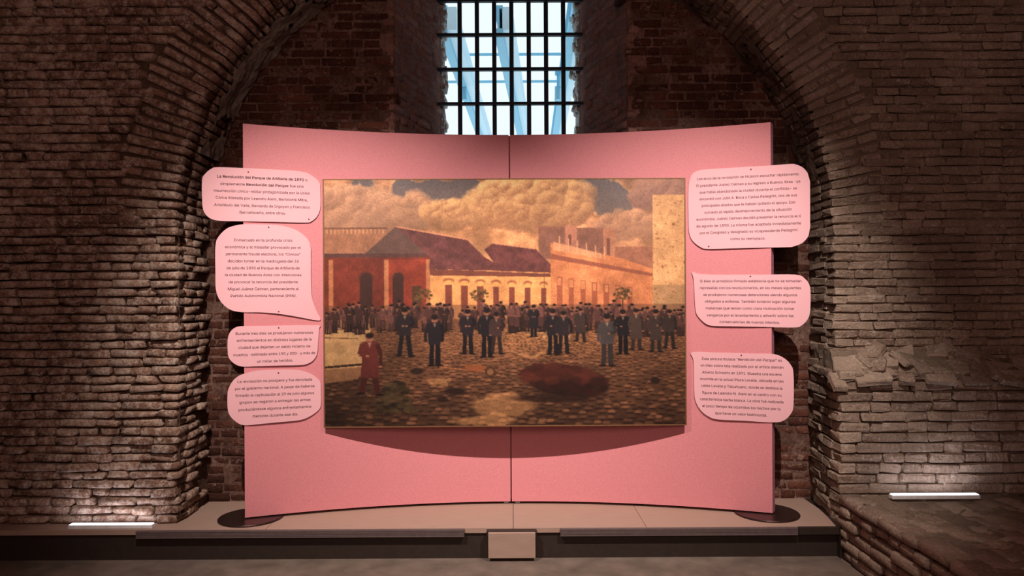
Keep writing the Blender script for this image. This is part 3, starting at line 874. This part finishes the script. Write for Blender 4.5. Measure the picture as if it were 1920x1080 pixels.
cloud(640, 34, 52, 40, 70, (176,132,108), (132,98,84), 9, 24)
cloud(575, 92, 62, 26, 70, (206,156,116), (140,104,84), 7, 18)
cloud(235, 68, 46, 26, 90, (236,184,126), (156,114,82), 5, 15)
cloud(390, 52, 110, 58, 260, (246,196,134), (152,110,80), 7, 26)
cloud(330, 50, 50, 44, 120, (250,202,140), (164,118,84), 5, 17)
hz = np.clip((V-80)/80, 0, 1)[..., None]*0.62
img = img*(1-hz) + np.array([200,148,106.])*hz
# far skyline
gt = 0.9 + 0.2*n4
rect(0, 92, 118, 160, (158,112,84), 1, gt); rect(0, 90, 118, 93, (120,84,66))
for k in range(15): rect(4+k*7.5, 93, 7+k*7.5, 101, (196,146,104), .8)
rect(402, 88, 452, 150, (140,98,80), 1, gt); rect(452, 88, 474, 150, (176,122,96), 1, gt); rect(474, 92, 524, 170, (138,96,78), 1, gt); rect(524, 94, 546, 170, (176,122,92), 1, gt)
rect(458, 104, 464, 124, (120,80,68)); rect(530, 112, 537, 150, (126,84,68)); rect(546, 128, 620, 190, (158,108,84), 1, gt)
# left brick house with a plain gable
rect(0, 140, 198, 290, (118,56,42), 1, gt*grain)
poly([(72,142),(134,88),(198,142)], (104,78,68), 1, gt)
rect(0, 138, 198, 146, (92,62,56), 1, gt)
rect(116, 150, 196, 290, (140,64,46), 1, gt*grain)
for x in (8, 112, 190): rect(x, 150, x+8, 280, (192,136,92), .75, gt)
for x, w_ in ((66, 24), (128, 20)): rect(x, 184, x+w_, 290, (70,44,38)); ell(x+w_/2, 184, w_/2, 10, (70,44,38))
rect(164, 200, 182, 290, (88,58,42))
# tiled roofs
poly([(134,88),(268,114),(300,146),(345,172),(196,170),(198,146)], (108,66,62), 1, 0.8+0.45*n4)
poly([(300,132),(316,120),(395,130),(424,160),(424,176),(330,174)], (106,64,60), 1, 0.8+0.45*n4)
line(134, 88, 270, 113, 2.5, (206,146,108)); line(314, 120, 396, 131, 2, (200,142,106))
# ochre house front
poly([(198,168),(424,176),(430,260),(198,286)], (214,154,98), 1, gt*(0.86+0.28*n2))
poly([(198,168),(424,178),(424,184),(198,180)], (120,72,58))
for k in range(7):
    x = 226 + k*30; y = 198 + k*1.2; w_ = 13 - k*.6
    rect(x, y, x+w_, y+58, (128,72,56)); ell(x+w_/2, y-8, w_*.8, 5, (150,92,66)); ell(x+w_/2, y-5, w_*.6, 4, (218,162,98))
line(412, 150, 412, 262, 1.6, (110,70,56))
# rosy facades running back on the right
poly([(424,120),(560,150),(616,170),(616,290),(424,270)], (196,128,86), 1, gt*grain)
poly([(424,140),(616,178),(616,184),(424,150)], (150,92,70)); poly([(430,118),(520,140),(520,150),(430,134)], (216,160,118), .8, gt)
for k in range(7):
    x = 436 + k*22; y = 184 + k*3.4; rect(x, y, x+10, y+62, (150,86,62), .85); rect(x+1.5, y+2, x+8.5, y+16, (206,142,98), .8)
for k in range(6): rect(440+k*17, 108+k*4, 442+k*17, 132+k*4, (222,166,124), .9)
# pale tall wall closing the right side
rect(617, 30, 678, 250, (206,158,110), 1, (0.82+0.36*n2)*gt)
rect(617, 200, 678, 262, (150,120,88), .5)
for k in range(60):
    ell(617+RNG.rand()*61, 32+RNG.rand()*200, 1+2*RNG.rand()**2, .8+2*RNG.rand()**2, (128,84,50), .6)
# street, painted darker downward with the lamps' falloff put into the colour
gy = 262
g0 = np.clip((V-gy)/200, 0, 1)
base = np.stack([132-66*g0, 90-46*g0, 62-30*g0], -1)*(0.72+0.55*n2)[..., None]
base *= (1 - 0.35*np.clip(1-np.abs(U-20)/130, 0, 1)*g0)[..., None]
mk = (V > gy + 3*(n3-.5)*3)[..., None]
img = np.where(mk, base, img)
# light from the left side of the square
a = 0.45*np.exp(-((U-400)/130)**2 - ((V-300)/28)**2); img = img*(1-a[..., None]) + np.array([196,142,88.])*a[..., None]
# cobbles
v = gy+4
while v < 466:
    st = 2.2 + (v-gy)*0.040; x = -RNG.rand()*st*2
    while x < 680:
        w_ = st*(1.5+0.7*RNG.rand()); g = RNG.rand()
        if RNG.rand() < 0.93:
            b = 0.6 + 0.62*g**1.5 - 0.14*g0[min(IH-1, int(v*SY)), 0]; dk = 1 - 0.3*max(0, 1-abs(x-20)/150)
            vv = v+(RNG.rand()-.5)*st*.9
            ell(x+w_/2, vv, w_*.44, st*.36, (156*b*dk, 110*b*dk, 78*b*dk), 0.55)
            ell(x+w_/2, vv+st*.45, w_*.42, st*.17, (38,22,17), 0.7)
        x += w_
    v += st
# puddles
for cx, cy, rx, ry in ((330,425,62,20),(300,452,60,12),(215,380,22,6),(395,330,30,4)):
    a = 0.5*np.clip((1.1-np.sqrt(((U-cx+jx*.5)/rx)**2+((V-cy+jy*.5)/ry)**2))*4, 0, 1); img = img*(1-a[..., None]) + np.array([196,146,96.])*a[..., None]
# pale wagon bed at the left edge, rubble mound, low bank
poly([(0,262),(80,264),(86,278),(84,330),(68,352),(0,356)], (178,142,98), 1, gt*(.85+.3*n2)); line(0, 296, 62, 298, 1.6, (96,66,46)); line(0, 352, 74, 346, 4, (52,34,26)); poly([(0,356),(84,350),(60,374),(0,382)], (134,98,68), .9, gt)
for k in range(120):
    a = RNG.rand()*math.pi; r = RNG.rand()**.5; ell(132+36*r*math.cos(a)*1.0, 438-58*r*abs(math.sin(a)), 5+4*RNG.rand(), 4, tuple(np.array((74,58,38))*(0.45+.75*RNG.rand())), .8)
for k in range(200):                       # dark mound of earth
    a = RNG.rand()*2*math.pi; r = RNG.rand()**.5; xx = 450+72*r*math.cos(a); yy = 378+24*r*math.sin(a) + (xx-450)*.14
    ell(xx, yy, 14, 8, tuple(np.array((84,42,32))*(0.65+.45*RNG.rand()) if yy < 380 else np.array((56,30,24))*(0.7+.4*RNG.rand())), .7)
ell(430, 412, 80, 8, (44,26,20), .7)
for k in range(60): ell(345+RNG.rand()*120, 276+RNG.rand()*26, 3.2, 2.2, tuple(np.array((206,156,104))*(.55+.5*RNG.rand())), .8)
# stacked stones across the street
for k in range(240):
    x = 195 + RNG.rand()*390; ell(x, 268+RNG.rand()*16*(1-abs(x-390)/400), 3.4, 2.4, tuple(np.array((190,134,88))*(.4+.6*RNG.rand())), .8)
rect(0, 236, 678, 282, (96,62,48), .45, grain)
# anonymous townspeople: far row, then nearer ones
def person(x, foot, h, coat, lean=0, hat=True, walk=0.0):
    sk = (146,98,74); w_ = h*0.125; dk = tuple(c*.72 for c in coat)
    hip = foot - h*.47; sh = foot - h*.82
    line(x-w_*.45, hip, x-w_*(.42+walk), foot-h*.02*walk*2, w_*.7, dk); line(x+w_*.45, hip, x+w_*(.42+walk), foot, w_*.75, dk)
    ell(x-w_*(.55+walk), foot-h*.02*walk*2, w_*.6, h*.018, (30,18,14)); ell(x+w_*(.6+walk), foot, w_*.6, h*.018, (30,18,14))
    poly([(x-w_*1.05+lean, sh), (x+w_*1.05+lean, sh), (x+w_*1.0, hip+h*.05), (x-w_*1.0, hip+h*.05)], coat)
    ell(x+lean, sh, w_*1.05, h*.04, coat)
    for sg, cl_ in ((-1, coat), (1, dk)):
        ex, ey = x+sg*w_*(1.2+.35*RNG.rand()), sh+h*.17
        fx_, fy_ = (x+sg*w_*(1.1+.3*RNG.rand()), hip+h*.02) if RNG.rand() < .6 else (x+sg*w_*.3, sh+h*.2)
        line(x+sg*w_*.95+lean, sh+h*.015, ex, ey, w_*.55, cl_); line(ex, ey, fx_, fy_, w_*.45, cl_); ell(fx_, fy_, w_*.24, h*.018, (150,100,74))
    if RNG.rand() < .35: poly([(x-w_*1.05, hip-h*.02), (x+w_*1.05, hip-h*.02), (x+w_*1.2, hip+h*.2), (x-w_*1.2, hip+h*.2)], coat)
    poly([(x-w_*.25+lean, sh-h*.01), (x+w_*.25+lean, sh-h*.01), (x+lean, sh+h*.07)], (170,136,108), .7)
    ell(x+lean, foot-h*.905, w_*.5, h*.062, sk)
    ell(x+lean, foot-h*.945, w_*.52, h*.045, (34,22,20))
    if hat: rect(x-w_*.42+lean, foot-h*1.0, x+w_*.42+lean, foot-h*.945, (34,24,24)); rect(x-w_*.75+lean, foot-h*.952, x+w_*.75+lean, foot-h*.938, (34,24,24))
for k in range(150):
    x = RNG.rand()*678
    if 236 < x < 300 and RNG.rand() < .5: continue
    h = 36 + RNG.rand()*16; s = .7 + .8*RNG.rand()
    person(x, 276 + RNG.rand()*14 + (8 if x > 560 else 0), h, (76*s, 50*s, 44*s), 0, RNG.rand() < .3)
for x in (184, 290, 560):
    line(x, 255, x, 225, 1.3, (84,58,40))
    for k in range(50):
        a = RNG.rand()*6.28; r = RNG.rand()**.5; ell(x+17*r*math.cos(a), 217+12*r*math.sin(a), 2.4, 1.8, tuple(np.array((92,72,42))*(.7+.6*RNG.rand())), .8)
for x, f, h, c, wk in ((150,332,92,(44,36,38),.5),(206,350,96,(38,32,36),.1),(268,328,84,(40,32,36),.2),(304,334,92,(34,28,32),.1),(322,328,78,(70,50,46),.4),
                     (392,296,60,(40,34,36),0),(428,330,86,(38,32,36),.15),(448,328,80,(46,38,40),.3),(480,306,64,(66,50,46),.5),(530,352,98,(74,66,64),.15),
                     (560,330,84,(32,26,30),.1),(585,322,78,(74,58,50),.3),(622,326,80,(66,52,46),.3),(648,320,74,(60,46,40),.4),(84,404,118,(92,44,38),.6)):
    person(x, f, h, c, 0, h < 110 and x % 3 != 0, wk)
# barrow
line(215, 352, 300, 362, 1.6, (170,112,70)); poly([(262,348),(302,350),(296,362),(264,360)], (132,80,50)); ell(310, 362, 9, 9, (60,38,26)); ell(310, 362, 6.5, 6.5, (128,92,62))
for x, y, rx, ry in ((172,360,12,6),(245,398,20,7),(220,412,10,6),(620,380,9,6)): ell(x, y, rx, ry, (40,26,22), .85)
line(230, 402, 160, 418, 1.6, (52,34,26))
img = (img*2 + np.roll(img,1,0)+np.roll(img,-1,0)+np.roll(img,1,1)+np.roll(img,-1,1))/6
# uneven mottling and fine speckle over the whole picture
img *= (0.90+0.20*n3)[..., None]
img *= (1 + 0.16*(RNG.rand(IH, IW)-.5) + 0.10*(np.repeat(np.repeat(RNG.rand(IH//2, IW//2), 2, 0), 2, 1)-.5))[..., None]
img = 128*((img/128)**1.12)
img *= np.array([1.05, 0.975, 0.95])*1.04
img = np.clip(img, 2, 255)/255.0
A = np.where(img <= 0.04045, img/12.92, ((img+0.055)/1.055)**2.4)
PAINT_GAIN = 0.80
A = np.clip(A*PAINT_GAIN/np.array([1.0, 0.86, 0.76]), 0, 0.95)

YPL, YPR = 4.418, 4.440
c_tl, c_tr, c_bl, c_br = P(607, 337, YPL), P(1284, 335.5, YPR), P(610, 799.5, YPL), P(1284, 796, YPR)
x0, x1 = (c_tl.x+c_bl.x)/2, (c_tr.x+c_br.x)/2
zt, zb = (c_tl.z+c_tr.z)/2, (c_bl.z+c_br.z)/2
fi, fj = XX/(IW-1), YY/(IH-1)
co = np.stack([x0+(x1-x0)*fi, YPL+(YPR-YPL)*fi, zt+(zb-zt)*fj], -1).reshape(-1, 3)
idx = np.arange(IW*IH).reshape(IH, IW)
q = np.stack([idx[:-1, :-1], idx[1:, :-1], idx[1:, 1:], idx[:-1, 1:]], -1).reshape(-1, 4)
pnt = empty('painting')
tag(pnt, 'large oil painting of a town square with dark-coated figures, hung on the pink partition', 'painting')
pm = bpy.data.meshes.new('canvas')
pm.vertices.add(len(co)); pm.vertices.foreach_set('co', co.astype(np.float32).ravel())
pm.loops.add(q.size); pm.loops.foreach_set('vertex_index', q.astype(np.int32).ravel())
pm.polygons.add(len(q)); pm.polygons.foreach_set('loop_start', np.arange(0, q.size, 4, dtype=np.int32))
pm.update(calc_edges=True); pm.validate()
at = pm.attributes.new('paint', 'FLOAT_COLOR', 'POINT')
at.data.foreach_set('color', np.concatenate([A.reshape(-1, 3), np.ones((IW*IH, 1))], 1).astype(np.float32).ravel())
pm.materials.append(M_OIL)
obj('canvas', pm, pnt)
sl = (YPR-YPL)/(x1-x0)
def slab(mb, xa, xb, za, zb_, f, b):
    ya, yb = YPL+(xa-x0)*sl, YPL+(xb-x0)*sl
    mb.add([(xa,ya+f,za),(xb,yb+f,za),(xb,yb+b,za),(xa,ya+b,za),(xa,ya+f,zb_),(xb,yb+f,zb_),(xb,yb+b,zb_),(xa,ya+b,zb_)],
           [(0,3,2,1),(4,5,6,7),(0,1,5,4),(1,2,6,5),(2,3,7,6),(3,0,4,7)])
mb = MB(); slab(mb, x0, x1, zb, zt, 0.0015, 0.020); mb.build('stretcher', M_FRAME, pnt)
e = 0.008
for (xa, xb, za, zc) in ((x0-e, x1+e, zt, zt+e*.7), (x0-e, x1+e, zb-e*.8, zb), (x0-e, x0, zb, zt), (x1, x1+e, zb, zt)):
    mb = MB(); slab(mb, xa, xb, za, zc, -0.003, 0.022); mb.build('frame_strip', M_FRAME, pnt)
rebase(pnt, Vector(((x0+x1)/2, (YPL+YPR)/2, zb)))

# ================================================================== FLOOR UPLIGHTS
def uplight(xa, xb, y, z, label, power):
    e = empty('floor_light', ((xa+xb)/2, y, z))
    tag(e, label, 'lamp')
    hw = (xb-xa)/2
    mb = MB(); mb.box(-hw, hw, -0.022, 0.022, 0, 0.022, 0.003); mb.build('housing', M_BOX, e)
    mb = MB(); mb.box(-hw+0.006, hw-0.006, -0.016, 0.016, 0.0215, 0.026, 0.001); mb.build('diffuser', M_LAMP, e)
    d = bpy.data.lights.new('uplight', 'AREA'); d.shape = 'RECTANGLE'; d.size = (xb-xa)*.95; d.size_y = 0.03; d.energy = power; d.color = (0.93, 0.9, 1.0)
    o = bpy.data.objects.new('uplight', d); COL.objects.link(o); o.parent = e; o.location = (0, 0, 0.03); o.rotation_euler = (math.radians(180-20), 0, 0)
    return e
uplight(-2.62, -2.125, 4.17, 0.0, 'slim white floor light at the foot of the left brick pier', 0.7)
uplight(2.15, 2.65, 4.02, 0.19, 'slim white floor light on the ledge before the right brick pier', 0.9)
